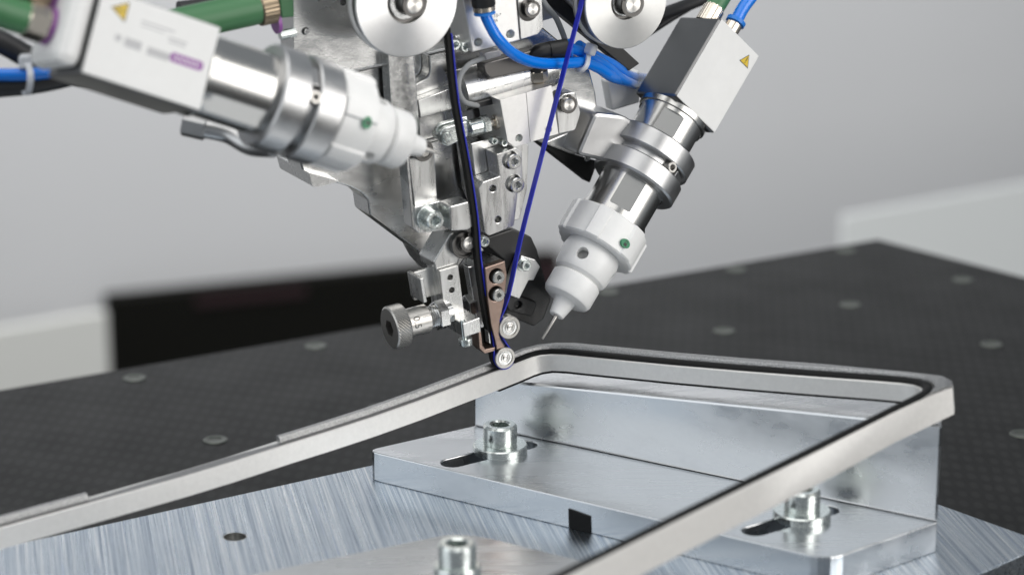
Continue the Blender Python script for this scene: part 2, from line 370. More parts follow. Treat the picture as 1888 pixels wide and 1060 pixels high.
cb = thing('clamping_block', 'polished stepped aluminium clamping block carrying the frame on its upright wall', 'fixture', (20, -60, ZB))
J0, J1 = onz(873, 785, ZS), onz(1728, 962, ZS)
jt = (J1 - J0).normalized(); jn = Vector((jt.y, -jt.x, 0)); jn = jn if jn.y < 0 else -jn; UT = 30.0
F0, F1 = onz(674, 830, ZS), onz(1528, 1031, ZS)
J1b = J1 + Vector((3.0, 22, 0))                               # the end is cut almost in line with the view
foot = [F0, F1, J1, J1b, J0 - jn * UT, J0]
foot = fillet(foot, [6, 7, 0, 0, 0, 0])
st = prism('step', foot, WZ * (ZB - ZS), 'alu_block', cb, bevel=.4)
sd = (onz(870, 783, ZS) - F0).normalized()                     # slots run along the short side
def obround(c, L0, L1, r, z0, z1):
    a = Vector((-sd.y, sd.x, 0)); pts = []
    for k in range(13): th = math.pi * k / 12; pts.append(c + sd * L1 + sd * (math.sin(th) * r) + a * (-math.cos(th) * r))
    for k in range(13): th = math.pi * k / 12; pts.append(c - sd * L0 - sd * (math.sin(th) * r) + a * (math.cos(th) * r))
    return prism('cutter', [p + WZ * z1 for p in pts], WZ * (z0 - z1), 'dark_hole', None, bevel=0)
B1, B2 = onz(922, 831, ZS), onz(1478, 953, ZS)
cut(st, [obround(B1, 22, 12, 4.6, -20, 5), obround(B2, 22, 12, 4.6, -20, 5)])
for B in (B1, B2): screw(B, WZ, 6.5, 8, cb, washer=10.3, wt=3.0, name='clamp_bolt', sock=.52)
nJ = -jn
def onface(x, y): return onplane(x, y, jn, J0.dot(jn))
TL, TR = onface(873, 696), onface(1752, 787)
TR = Vector((J1.x, J1.y, TR.z))
u4 = [J0, J1, J1b, J0 - jn * (UT - .1)]
ut4 = [TL, TR, J1b + WZ * (TR.z - J1b.z), J0 - jn * (UT - .1) + WZ * (TL.z - J0.z)]
up = mesh('upright', [p + WZ * .02 for p in u4] + ut4, [[0, 1, 2, 3], [7, 6, 5, 4], [0, 4, 5, 1], [1, 5, 6, 2], [2, 6, 7, 3], [3, 7, 4, 0]], 'alu_block', cb, bevel=.9)
# black patch imitating a notch in the foot of the step's front face
ft = (F1 - F0).normalized(); fn = Vector((ft.y, -ft.x, 0)); fn = fn if fn.y < 0 else -fn
N0 = onplane(1050, 981, fn, F0.dot(fn) ); N0.z = ZB
prism('notch_patch', [N0 + WZ * .1 + fn * .6, N0 + ft * 9.3 + WZ * .1 + fn * .6, N0 + ft * 9.0 + WZ * 6.6 + fn * .6, N0 - ft * .3 + WZ * 7.6 + fn * .6], fn * -.57, 'rubber', cb, bevel=.1)

c2 = thing('clamping_block', 'rounded aluminium clamping block with a socket bolt in front of the stepped block', 'fixture', (-10, -190, ZB))
fpx = [(330, 1082), (830, 980), (890, 985), (1330, 1092), (1200, 1230), (430, 1230)]
prism('body', fillet([onz(x, y, ZS) for x, y in fpx], [2, 12, 10, 4, 0, 0]), WZ * (ZB - ZS + .02), 'alu_block', c2, bevel=2.2)
screw(onz(843, 1056, ZS), WZ, 6.5, 8, c2, washer=8.0, wt=3.2, name='clamp_bolt', sock=.52)

# ------------------------------------------------------------------ cast frame with the seal being laid
FA = onplane(1005, 640, jn, J0.dot(jn) - 14); FB = onplane(1757, 700, jn, J0.dot(jn) - 14)
ya, al = R(40), R(-5)
fm = Vector((-math.cos(ya) * math.cos(al), -math.sin(ya) * math.cos(al), math.sin(al)))
FN = (FB - FA).cross(fm).normalized(); FN = FN if FN.z > 0 else -FN
def FP(x, y, h=0.0): return onplane(x, y, FN, FA.dot(FN) + h)
inner_px = [(-160, 1017), (0, 973), (170, 926), (339, 878.5), (430, 851), (526, 820), (610, 794), (690, 768), (775, 738), (854, 708), (917, 684), (952, 670), (982, 658.5),
            (997, 655), (1015, 653.5), (1040, 654.5), (1085, 659), (1240, 674), (1364, 684.5), (1500, 695), (1613, 703), (1660, 707), (1682, 710), (1694, 714), (1699, 719.5), (1694, 726), (1676, 736), (1640, 754),
            (1500, 824), (1372, 887), (1240, 952), (1140, 1002), (1020, 1062), (900, 1122)]
IP = [FP(x, y) for x, y in inner_px]
NI = len(IP)
def outward(i):
    t = (IP[min(i + 1, NI - 1)] - IP[max(i - 1, 0)]).normalized(); o = FN.cross(t); return o
sgn = 1 if outward(20).dot(Vector((-jn.x, -jn.y, 0))) > 0 else -1
def lerp_tab(tab, i):
    for (a, va), (b, vb) in zip(tab, tab[1:]):
        if a <= i <= b: return va + (vb - va) * (i - a) / max(1, b - a)
    return tab[-1][1]
groove = [(0, 3.6), (11, 3.6), (15, 4.9), (21, 4.9), (24, 4.6), (27, 3.6), (33, 3.6)]
lipw = [(0, 3.0), (11, 3.0), (15, 4.4), (20, 4.4), (23, 6.0), (25, 5.2), (27, .6), (33, .6)]
ht = [(0, 7.6), (11, 7.4), (14, 6.6), (22, 6.8), (26, 10.8), (33, 11.5)]
def ring(i, wd, h): return IP[i] + outward(i) * (sgn * wd) + FN * h
OUT = {20: (1600, 688), 21: (1665, 694), 22: (1712, 699), 23: (1742, 702), 24: (1757, 708.5), 25: (1756, 715), 26: (1716, 729), 27: (1648, 760)}
def edge(i, W, h):
    return FP(*OUT[i]) + FN * h if i in OUT else ring(i, W, h)
fr = thing('cast_frame', 'rectangular cast aluminium frame with a black seal in its rim, on the clamping block', 'frame', FA)
def sweep(name, idx, prof, m, parent, smooth=35):
    k = None; vs = []; fs = []
    for i in idx:
        P = prof(i); k = len(P); vs += P
    n = len(idx)
    for a in range(n - 1):
        for j in range(k): j2 = (j + 1) % k; fs.append([a * k + j, a * k + j2, (a + 1) * k + j2, (a + 1) * k + j])
    fs.append(list(range(k))); fs.append([(n - 1) * k + j for j in reversed(range(k))])
    return mesh(name, vs, fs, m, parent, smooth=smooth)
def body_prof(i):
    W = lerp_tab(groove, i) + lerp_tab(lipw, i); hh = lerp_tab(ht, i)
    return [ring(i, 0, -hh), ring(i, 0, -.35), ring(i, .35, 0), edge(i, W - .3, 0), edge(i, W, -.35), edge(i, W + .3, -hh)]
sweep('rim', range(NI), body_prof, 'alu_cast', fr)
sweep('gap_shade_strip', list(range(10, 26)), lambda i: [ring(i, .12, -lerp_tab(ht, i) - .9), ring(i, .12, -lerp_tab(ht, i) + .02), ring(i, 3, -lerp_tab(ht, i) + .02), ring(i, 3, -lerp_tab(ht, i) - .9)], 'rubber', fr)  # black strip standing in for the shadowed gap between frame and upright
def lip_prof(i, hgt=2.1):
    g = lerp_tab(groove, i); W = g + lerp_tab(lipw, i)
    return [ring(i, g, .0), ring(i, g + .25, hgt * .75), ring(i, g + .7, hgt), ring(i, g + .7, hgt).lerp(edge(i, W, hgt), .82), edge(i, W, hgt * .7).lerp(ring(i, g, hgt * .7), .04), edge(i, W, 0).lerp(ring(i, g, 0), .01)]
sweep('lip', list(range(5, 27)), lambda i: lip_prof(i, 2.1 if i < 24 else max(.05, 2.1 * (26.4 - i) / 2.6)), 'alu_lip', fr)
sweep('lip', [0, 1, 2], lip_prof, 'alu_lip', fr)
def seal_prof(i):
    g = lerp_tab(groove, i); s = min(.8, g * .16); wv = g - s - .3
    return [ring(i, s, .02), ring(i, s, .7), ring(i, s + wv * .2, 1.25), ring(i, s + wv * .5, 1.45), ring(i, s + wv * .8, 1.25), ring(i, s + wv, .7), ring(i, s + wv, .02)]
sweep('seal_bead', list(range(11, NI)), seal_prof, 'rubber', fr)
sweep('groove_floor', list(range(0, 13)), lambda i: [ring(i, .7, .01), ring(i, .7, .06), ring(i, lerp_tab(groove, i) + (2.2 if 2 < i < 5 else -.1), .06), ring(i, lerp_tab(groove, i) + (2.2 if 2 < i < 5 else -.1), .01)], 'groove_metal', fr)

# ================================================================== applicator head
hd = thing('applicator_head', 'machined aluminium sealing head with guide rollers and brackets hanging over the frame', 'machine head', HO)
def hole(x, y, d, r, dep): return cyl(H(x, y, d), HN, r, -dep, 3)
def hscrew(x, y, d, rpx, h, parent=None, washer=0, m='zinc', wt=1.2, sock=.48, name='screw'):
    P = H(x, y, d); k = mmpx(P); return screw(P, HN, rpx * k, h, parent or hd, m, washer * k, wt, name, sock)
# mounting plate (upper) and carriage plate (lower)
mp_ = HP('mounting_plate', [(541, -60), (541, 100), (560, 170), (648, 132), (705, 118), (830, 86), (1000, 40), (1100, 10), (1100, -60)], -30, 12, 'alu_polished', hd, .4)
cut(mp_, [hole(563, 58, -30, 1.3, 6), hole(633, 5, -30, 1.2, 6)])
hscrew(563, 58, -30.5, 5, 1.2, mp_, m='steel')
cp = HP('carriage_plate', [(606, 145), (706, 122), (1000, 50), (1085, 120), (1098, 170), (1102, 205), (1000, 240), (915, 300), (900, 420), (840, 500), (800, 505), (783, 486), (770, 462), (682, 396), (678, 368), (664, 354), (646, 345), (560, 320), (540, 250)], -32, 14, 'alu_polished', hd, .6)
pk = [HP('cutter', [(767, 80), (815, 66), (819, 152), (770, 178)], -20, 19, 'dark_hole', None, 0, 3.0),
      HP('cutter', [(775, 219), (850, 199), (870, 262), (782, 285)], -20, 17, 'dark_hole', None, 0, 3.0)]
cut(cp, pk)
HP('clamp_lug', [(569, 318), (627, 334), (590, 345), (576, 345)], -26, 30, 'alu_polished', hd, .5, 1.2)
HP('spine_bar', [(715, 100), (763, 100), (777, 262), (724, 262)], -24, 6, 'steel', hd, .3)
HP('cross_rail', [(770, 186), (838, 160), (900, 140), (905, 178), (842, 200), (775, 219)], -27, 5, 'alu_milled', hd, .4)
tube('guide_tube', [H(846, 168, -24), H(1012, 122, -24)], 8.0, 'alu_milled', hd, 36, 1)
HP('shroud', [(890, 118), (985, 92), (1020, 98), (1015, 122), (905, 146), (894, 136)], -15, 6, 'dark_ring', hd, .5, 1.5)
# left slotted bracket with its guide roller, foot bolt and square post
br = HP('slotted_bracket', [(753, 292), (801, 279), (807, 368), (764, 380)], -15, 5, 'alu_milled', hd, .4)
HP('flange', [(749, 290), (754, 291), (766, 424), (760, 420)], -12, 7, 'alu_polished', br, .2)
HP('foot', [(763, 382), (813, 370), (833, 376), (833, 424), (772, 430), (764, 423)], -12, 5, 'alu_milled', br, .35, .8)
hscrew(789, 400, -12, 17.5, 5.2, br, washer=25, wt=1.6, sock=.5)
HP('square_post', [(829, 381), (866, 371), (874, 382), (873, 417), (864, 424), (831, 426)], -3, 9, 'alu_milled', br, .45, .9)
def circlip(x, y, d, rpx, parent):
    """shaft end with its retaining ring"""
    P = H(x, y, d); k = mmpx(P); r = rpx * k
    sh = lathe('shaft', P, HN, [(-8, r), (-.35, r), (0, r * .88)], turned('turned_shaft', 0, (.72, .70, .67), .30, P, HN), parent)
    pts = []
    for i in range(29):
        th = R(-60) + R(300) * i / 28; pts.append((math.cos(th), math.sin(th)))
    q = [P - HN * 1.2 + (HU * (c * math.cos(R(200)) - s * math.sin(R(200))) + HV * (c * math.sin(R(200)) + s * math.cos(R(200)))) * r * 1.18 for c, s in pts]
    rg = ribbon('retaining_ring', q, HN, .9, r * .42, 'dark_ring', sh)
    for e_ in (q[0], q[-1]):
        dr = (e_ - P); dr = (dr - HN * dr.dot(HN)).normalized()
        lathe('ring_eye', e_ + dr * r * .15, HN, [(0, r * .30), (.9, r * .30), (.9, r * .13), (.3, r * .13)], 'dark_ring', sh, 16)
    return sh
P = H(782, 279, -11); k = mmpx(P)
ro = lathe('guide_roller', P, HN, [(-6, 20 * k), (-.3, 20 * k), (0, 19 * k), (0, 13.5 * k), (-.6, 13 * k)], 'dark_ring', hd)
lathe('shaft', P, HN, [(-5, 10 * k), (.8, 10 * k), (1, 9 * k)], 'steel_turned', ro)
# right bracket
rb = HP('stepped_bracket', [(915, 285), (952, 273), (962, 281), (965, 345), (955, 357), (948, 416), (902, 435), (893, 428), (882, 348), (890, 336), (921, 325)], -7, 9, 'alu_milled', hd, .35)
cut(rb, [hole(909, 348, -7, 1.25, 7), hole(918.5, 405, -7, 1.25, 7), hole(941, 295, -7, 3.3, 2.2), hole(947, 338, -7, 3.3, 2.2)])
HP('bracket_back', [(868, 265), (938, 247), (975, 268), (972, 350), (958, 405), (905, 418), (880, 360)], -16.5, 13, 'alu_milled', rb, .4)
hscrew(941, 295, -9.2, 14.5, 3.6, rb, m='steel', sock=.45); hscrew(947, 338, -9.2, 14.5, 3.6, rb, m='steel', sock=.45)
# lower arm, dark roller, post, sheet bracket, foot
la = HP('lower_arm', [(831, 430), (800, 483), (804, 498), (843, 487), (849, 470), (848, 428)], -9, 13, 'alu_milled', hd, .4)
P = H(857, 452, -6); k = mmpx(P)
ro = lathe('guide_roller', P, HN, [(-6, 26 * k), (-.3, 26 * k), (0, 25 * k), (0, 21 * k), (-.5, 20 * k), (-.5, 14 * k), (-.2, 13 * k)], 'dark_ring', hd)
circlip(866, 449, -3.6, 12.5, ro)
hscrew(888, 443, -9, 10, 3, hd)
po = HP('tapped_post', [(811, 500), (845, 490), (856, 579), (821, 586)], -7, 11, 'alu_milled', hd, .3)
cut(po, [hole(830, 511.5, -7, 1.15, 7), hole(833, 535, -7, 1.15, 7)])
sb = HP('sheet_bracket', [(774, 514), (781, 512), (788, 557), (781, 559)], -4, 11, 'alu_milled', hd, .3)
HP('flange', [(757, 504), (800, 492), (806, 544), (764, 554)], -13.5, 1.6, 'alu_milled', sb, .2)
fo = HP('post_foot', [(853, 597), (885, 585), (887, 612), (856, 622)], 3, 17, 'alu_milled', hd, .3)
P = H(855, 612, 1.6); 
lathe('stud', P, HV, [(-4, 1.0), (4.6, 1.0), (5.0, .7)], 'zinc', fo, 16)
screw(H(858, 623, 1.2), -HV, 2.6, 2.8, fo, name='stud_head')
# side block and copper-coloured blade carrier with its two screws
bk = HP('blade_block', [(893, 493), (931, 481), (934, 507), (930, 556), (922, 580), (906, 585), (899, 545)], -4, 17, 'alu_milled', hd, .3)
HP('side_plate', [(862, 492), (878, 490), (895, 610), (882, 606)], -12, 4, 'alu_polished', bk, .3)
co = HP('blade_carrier', [(894, 494), (931, 481.5), (935, 507), (930, 556), (922, 590), (920, 615), (924, 628), (932, 640), (916, 645), (912, 625), (905, 598), (899, 552)], 0, 3.8, 'copper', hd, .3)
cut(co, [hole(915, 509, 0, 2.95, 2.6), hole(914, 541.5, 0, 2.95, 2.6)])
for y in (509, 541.5): 
    P = H(914.5, y, -2.5); lathe('bore', P, HN, [(-.05, 2.93), (2.3, 2.93), (2.3, 2.75), (.02, 2.75)], 'dark_hole', co, 28)
    hscrew(914.5, y, -2.5, 12.4, 2.7, co, m='stainless', sock=.36)
hk = HP('stripper_hook', [(882, 613), (887, 611), (890, 637), (895, 644), (913, 640), (912, 647), (894, 652), (884, 642)], 1, 7, 'copper', hd, .2)
HP('blade', [(900, 610), (903, 617), (905, 634), (902, 632)], -1, 3, 'steel', hk, .1)
HP('inner_guard', [(888, 606), (901, 602), (908, 640), (893, 640)], -6, 1.5, 'black_metal', hk, .1)
P = H(873, 561, -15); ln_ = lathe('lock_nut', P, -HU, [(0, 4.0), (.2, 4.4), (3.2, 4.4), (3.4, 4.0), (3.4, 2.4)], 'steel', hd, 36, 25, shape=lambda th, i: hexf(th) * 1.05 if i < 4 else 1)
lathe('nut_hole_plug', P, -HU, [(-2, 2.3), (3.9, 2.3)], 'black_metal', ln_, 24)  # black plug imitating the dark hole through the nut
# pressing rollers (small ball bearings)
def bearing(x, y, rpx):
    P = H(x, y, 0); k = mmpx(P); r = rpx * k
    o = lathe('pressing_roller', P, HN, [(-4, r * .94), (-3.8, r), (-.25, r), (0, r * .95), (0, r * .74), (-.35, r * .73), (-.35, r * .66)], 'steel_satin', hd)
    lathe('shield', P, HN, [(-.9, r * .66), (-.12, r * .66), (-.08, r * .46), (-.3, r * .45), (-.3, r * .41)], 'steel', o)
    lathe('inner_ring', P, HN, [(-.9, r * .41), (-.05, r * .41), (-.02, r * .39), (-.02, r * .30), (-.4, r * .29)], 'steel_turned', o)
    lathe('axle', P, HN, [(-4, r * .26), (.05, r * .26), (.12, r * .22)], 'steel_turned', o)
bearing(932, 660, 20.5); bearing(940, 604, 22)
# guide pulleys at the top
def pulley(x, y, rpx, T, hub, sx, sy, srp, label_m, d=0):
    P = H(x, y, d); k = mmpx(P); r = rpx * k; hb = hub * k
    label_m = turned('turned_pulley', 0, (.72, .72, .72) if label_m == 'alu_flange' else (.62, .62, .61), .34 if label_m == 'alu_flange' else .42, P, HN)
    o = lathe('guide_pulley', P, HN, [(-T, r * .97), (-T + .3, r), (-T + 1.6, r), (-T + 2.2, r * .93), (-2.0, r * .93), (-1.5, r), (-.4, r), (0, r * .985), (0, hb * 1.02), (-.3, hb), (-2.6, hb), (-2.6, hb * .84)], label_m, hd, 72)
    lathe('hub_bearing', P, HN, [(-2.9, hb * .84), (-.9, hb * .84), (-.7, hb * .80), (-.7, hb * .62), (-1.6, hb * .60)], 'steel', o, 48)
    lathe('groove_belt', P, HN, [(-T + 2.3, r * .935), (-T + 2.3, r * .95), (-2.1, r * .95), (-2.1, r * .935)], 'dark_ring', o, 60)
    circlip(sx, sy, d + 3, srp, o)
pulley(751, 4, 104, 8, 40, 765, 9, 17, 'alu_flange')
pulley(1155, 5, 87, 10, 32, 1168, 9, 17, 'alu_sand')
for x, y in ((832, 80), (850, 84)): hscrew(x, y, -16, 10, 4)
# eye lug at the right with its shaft
el = HP('eye_lug', [(1024, 188), (1040, 173), (1061, 170), (1071, 208), (1061, 241), (1030, 248)], -14, 8, 'alu_milled', hd, .4, 1.0)
circlip(1050, 194, -11, 12, el)
# valve arm
HP('valve_arm', [(1097, 207), (1150, 213), (1174, 228), (1138, 302), (1110, 297), (1063, 286)], -15, 20, 'alu_flange', hd, 2.6, 2.5)
HP('arm_base', [(1000, 264), (1058, 240), (1092, 205), (1096, 208), (1062, 286), (1052, 284)], -27, 12, 'alu_milled', hd, .6)
HP('arm_gusset', [(985, 258), (1050, 282), (1103, 298), (1088, 338)], -34, 6, 'black_metal', hd, .5)
hscrew(1080, 291, -30, 6, 1.5, hd, m='steel')
# bars and pads behind the right pulley
HP('stay_bar', [(1000, 0), (1030, -20), (1180, 118), (1160, 132)], -26, 6, 'black_metal', hd, .5)
HP('stay_bar', [(1035, -10), (1070, -20), (1150, 60), (1130, 80)], -18, 5, 'alu_flange', hd, .5)
HP('end_pad', [(1120, 150), (1180, 130), (1180, 190), (1130, 205)], -40, 6, 'white_pom', hd, .8)

# ------------------------------------------------------------------ sensor block
so = thing('sensor_block', 'black faceted sensor housing with an aluminium clamp behind the right dispensing valve needle', 'sensor', H(950, 590, -20))
body = HP('housing', [(885, 442), (946, 422), (980, 437), (991, 461), (1016, 553), (1003, 588), (985, 602), (934, 582), (924, 535), (930, 480)], -17, 18, 'black_metal', so, .6)
fc = HP('front_plate', [(926, 542), (962, 548), (988, 556), (990, 562), (981, 584), (938, 573)], -14.5, 2.6, 'black_metal', so, .5)
cut(fc, [hole(956, 562, -14.5, 1.5, 2)])
ac = HP('clamp_piece', [(961, 471), (987, 479), (996, 492), (984, 517), (975, 517), (958, 551), (931, 541), (941, 520)], -12, 4.6, 'alu_milled', so, .3)
hscrew(964, 487, -12, 10, 2.6, ac, washer=13, wt=.7)

# ------------------------------------------------------------------ adjusting knob on the head
KC = H(718, 605, -6)
kn = thing('adjusting_knob', 'knurled steel adjusting knob with engraved 0.5 scale left of the pressing rollers', 'knob', KC)
kv = []; 
def knurl(th, i):
    if i < 2 or i > 10: return 1
    k = round(th / (2 * math.pi) * 72); return 1 + (.024 if (k + i) % 2 else -.016)
prof = [(0, 7.5), (.35, 7.95)] + [(.55 + .62 * j, 8.05) for j in range(9)] + [(6.0, 7.7), (6.0, 5.0)]
ko = lathe('knurled_grip', KC, HU, prof, 'steel_satin', kn, 72, None, shape=knurl)
for f in ko.data.polygons: f.use_smooth = False
cut(ko, [lathe('cutter', KC, HU, [(-1, 3.3), (4.5, 3.3)], 'steel_satin', None, 6, None)])
lathe('hex_socket', KC, HU, [(4.3, 3.25), (4.45, 3.25)], 'dark_hole', kn, 6, None)
lathe('scale_sleeve', KC, HU, [(5.8, 5.2), (6.0, 5.45), (15.3, 5.45), (15.5, 5.2), (15.5, 4.0)], 'steel_satin', kn, 48)
lathe('thread', KC, HU, [(15.2, 4.0)] + [(15.6 + .4 * j, 4.0 + (.25 if j % 2 else -.15)) for j in range(12)] + [(22.4, 4.0)], 'steel', kn, 32)
lathe('lock_nut', KC, HU, [(19.2, 5.3), (19.5, 5.9), (22.8, 5.9), (23.1, 5.5)], 'steel', kn, 36, 25, shape=lambda th, i: hexf(th))
lathe('bush', KC, HU, [(23.0, 4.0), (25.5, 4.0)], 'steel', kn)
toc = (CAM - KC).normalized(); ka = (toc - HU * toc.dot(HU)).normalized(); kb = HU.cross(ka)
def on_sleeve(x, ang, h=.03): return KC + HU * x + (ka * math.cos(ang) + kb * math.sin(ang)) * (5.45 + h)
vs, fs = text_verts('0.5', 4.0)
mesh('engraved_number', [on_sleeve(9.3 + y, x / 5.45 + .12 if kb.z < 0 else -x / 5.45 - .12) for x, y, _ in vs], fs, 'ink', kn)
for j, aa in enumerate((-.95, -.12, .70, 1.5)):
    ln = 3.3 if j == 1 else 1.6; sg = 1 if kb.z < 0 else -1
    mesh('scale_mark', [on_sleeve(15.3 - ln, sg * aa - .02), on_sleeve(15.3, sg * aa - .02), on_sleeve(15.3, sg * aa + .02), on_sleeve(15.3 - ln, sg * aa + .015)], [[0, 1, 2, 3]], 'ink', kn)

# ------------------------------------------------------------------ the two compact air cylinders
uc = thing('air_cylinder', 'silver compact air cylinder with printed numbers between the two guide pulleys', 'air cylinder', H(905, 60, -18))
bd = HP('body', [(846, -40), (947, -60), (959, 75), (871, 97)], -9, 22, 'cylinder_body', uc, .4)
cut(bd, [hole(882, 79, -9, 1.5, 5), hole(941, 64, -9, 1.5, 5)])
for x, y in ((882, 79), (941, 64)): lathe('bolt_end', H(x, y, -11.5), HN, [(-1, 1.25), (0, 1.2)], 'zinc', uc, 20)
lu = HP('eye_mount', [(951, -40), (998, -55), (1002, 51), (992, 64), (960, 74)], -10, 12, 'alu_milled', uc, .3)
lathe('boss', H(974, 19, -10), HN, [(0, 4.1), (.3, 4.2), (.35, 3.9)], 'dark_ring', lu); circlip(983, 18, -7, 11.5, lu)
flat_text('print', 'S-10-*', 1.9, H(914, 30, -8.94), HU, HV, 'ink', uc); flat_text('print', '84', 1.6, H(914, 39, -8.94), HU, HV, 'ink', uc); flat_text('print', 'T', 1.6, H(897, 54, -8.94), HU, HV, 'ink', uc)
for x, y in ((830, 78), (850, 82), (864, 83)): screw(H(x + 22, y - 6, -20), -HU, 2.0, 3.0, uc, m='steel', name='tie_bolt')
P = H(891, 2, -2)
fd = (H(893, 24, -2) - H(889, -10, -2)).normalized()
fi = lathe('push_fitting', P, fd, [(-8, 4.4), (1.5, 4.4), (2.0, 4.2)], 'black_plastic', uc)
lathe('nickel_collar', P, fd, [(2.0, 4.1), (3.6, 4.1), (3.8, 3.9)], 'nickel', fi); lathe('release_ring', P, fd, [(3.8, 3.4), (4.4, 4.0), (5.0, 4.0), (5.2, 3.0)], 'blue_ring', fi)

lc = thing('air_cylinder', 'plain silver compact air cylinder below the elbow fitting, with forked rod end', 'air cylinder', H(975, 215, -18))
bd = HP('body', [(922, 185), (1017, 158), (1030, 247), (949, 271), (936, 262)], -9, 20, 'cylinder_body', lc, .4)
cut(bd, [hole(957, 255, -9, 1.5, 5), hole(1011.5, 239, -9, 1.4, 5), HP('cutter', [(971.6, 168), (972.4, 168), (980.4, 265), (979.6, 265)], -8, 1.3, 'dark_hole', None, 0)])
for x, y in ((957, 255), (1011.5, 239)): lathe('bolt_end', H(x, y, -11), HN, [(-1, 1.25), (0, 1.2)], 'zinc', lc, 20)
P = H(921, 224, -16)
lathe('rod_guide', P, -HU, [(-2, 2.9), (2.2, 2.9), (2.5, 2.5)], 'nickel', lc)
rd = lathe('piston_rod', P, -HU, [(0, 1.5), (9, 1.5)], 'nickel', lc, 20)
lathe('hex_nut', P, -HU, [(4.8, 3.3), (5.1, 3.8), (7.6, 3.8), (7.9, 3.4)], 'zinc', rd, 36, 25, shape=lambda th, i: hexf(th))
lathe('fork_neck', P, -HU, [(7.8, 2.9), (8.3, 3.3), (13, 3.3), (13.4, 3.0)], 'zinc', rd)
fk = HP('fork', [(812, 245), (820, 236), (862, 223), (864, 252), (826, 271), (815, 266)], -11.5, 2.6, 'zinc', lc, .4, 1.2)
HP('fork_cheek', [(804, 238), (813, 229), (862, 214), (864, 246), (818, 262), (806, 258)], -17, 2.4, 'zinc', fk, .3, 1.0)
lathe('fork_pin', H(824.5, 254.5, -11.5), HN, [(-9, 1.9), (.3, 1.9), (.5, 1.6), (.5, .9), (.3, .8)], 'zinc', fk)
se = HP('position_sensor', [(905, 181), (1003, 153), (1003, 157), (905, 186)], -17, 5, 'black_plastic', lc, .3)
HP('sensor_plug', [(876, 190), (910, 181), (911, 193), (878, 200)], -16, 5, 'black_plastic', se, .4)
P = H(994, 160, -17)
ft_ = lathe('fitting_nut', P, HV, [(-1, 2.4), (1.6, 2.4), (2.4, 3.6), (6.2, 3.7), (6.5, 3.4)], 'nickel', lc, 36, 25, shape=lambda th, i: hexf(th) * 1.04 if i > 1 else 1)
tube('elbow', [P + HV * 6, P + HV * 9, H(986, 108, -16), H(995, 98, -15), H(1015, 94, -14), H(1047, 90, -12)], 3.5, 'black_plastic', ft_, 20)
ed = (H(1047, 90, -12) - H(1010, 96, -14)).normalized()
lathe('elbow_collar', H(1047, 90, -12), ed, [(-7, 3.85), (-.3, 3.85), (0, 3.6)], 'black_plastic', ft_); lathe('release_ring', H(1047, 90, -12), ed, [(.1, 3.2), (.4, 3.6), (1.2, 3.6), (1.4, 2.6)], 'blue_ring', ft_)
for x, y in ((906, 258), (924, 261)): hscrew(x, y, -14, 7, 3, lc, name='side_screw')

# ------------------------------------------------------------------ seal strip and liner tape
def strip_path(px, d): return catmull([H(x, y, d) for x, y in px], 6)
bp_ = strip_path([(820.5, 50), (822.5, 76), (834, 186), (854, 296), (869, 396), (876, 476), (886.5, 552), (896, 606), (902, 641), (905, 658), (909, 668), (914, 673)], -4.6)
sl = ribbon('seal_strip', bp_, HN, 2.9, 1.6, 'rubber'); tag(sl, 'black rubber seal strip running down from the left guide pulley to the lower pressing roller', 'seal strip')
def arc(x, y, rpx, a0, a1, n=10): return [(x + rpx * .86 * math.cos(R(a0 + (a1 - a0) * i / n)), y - rpx * math.sin(R(a0 + (a1 - a0) * i / n))) for i in range(n + 1)]
tp = [(826, 60), (828.5, 76), (840, 186), (860, 296), (875, 396), (881.5, 476), (892, 552), (900.5, 606), (904.5, 636)] + arc(923, 655.2, 21.0, 180, 390, 12) + [(930, 633)] + arc(931, 599.2, 22.6, 235, 165, 6) + [(933.5, 543), (956.5, 438), (996.5, 281), (1036.5, 128), (1066, 16), (1075, -32)]
P0 = [H(x, y, -4.0) for x, y in tp]
li = ribbon('liner_tape', catmull(P0, 3), HN, 2.9, .45, 'blue_tape'); tag(li, 'thin blue liner tape from the pressing rollers up to the right guide pulley', 'tape')

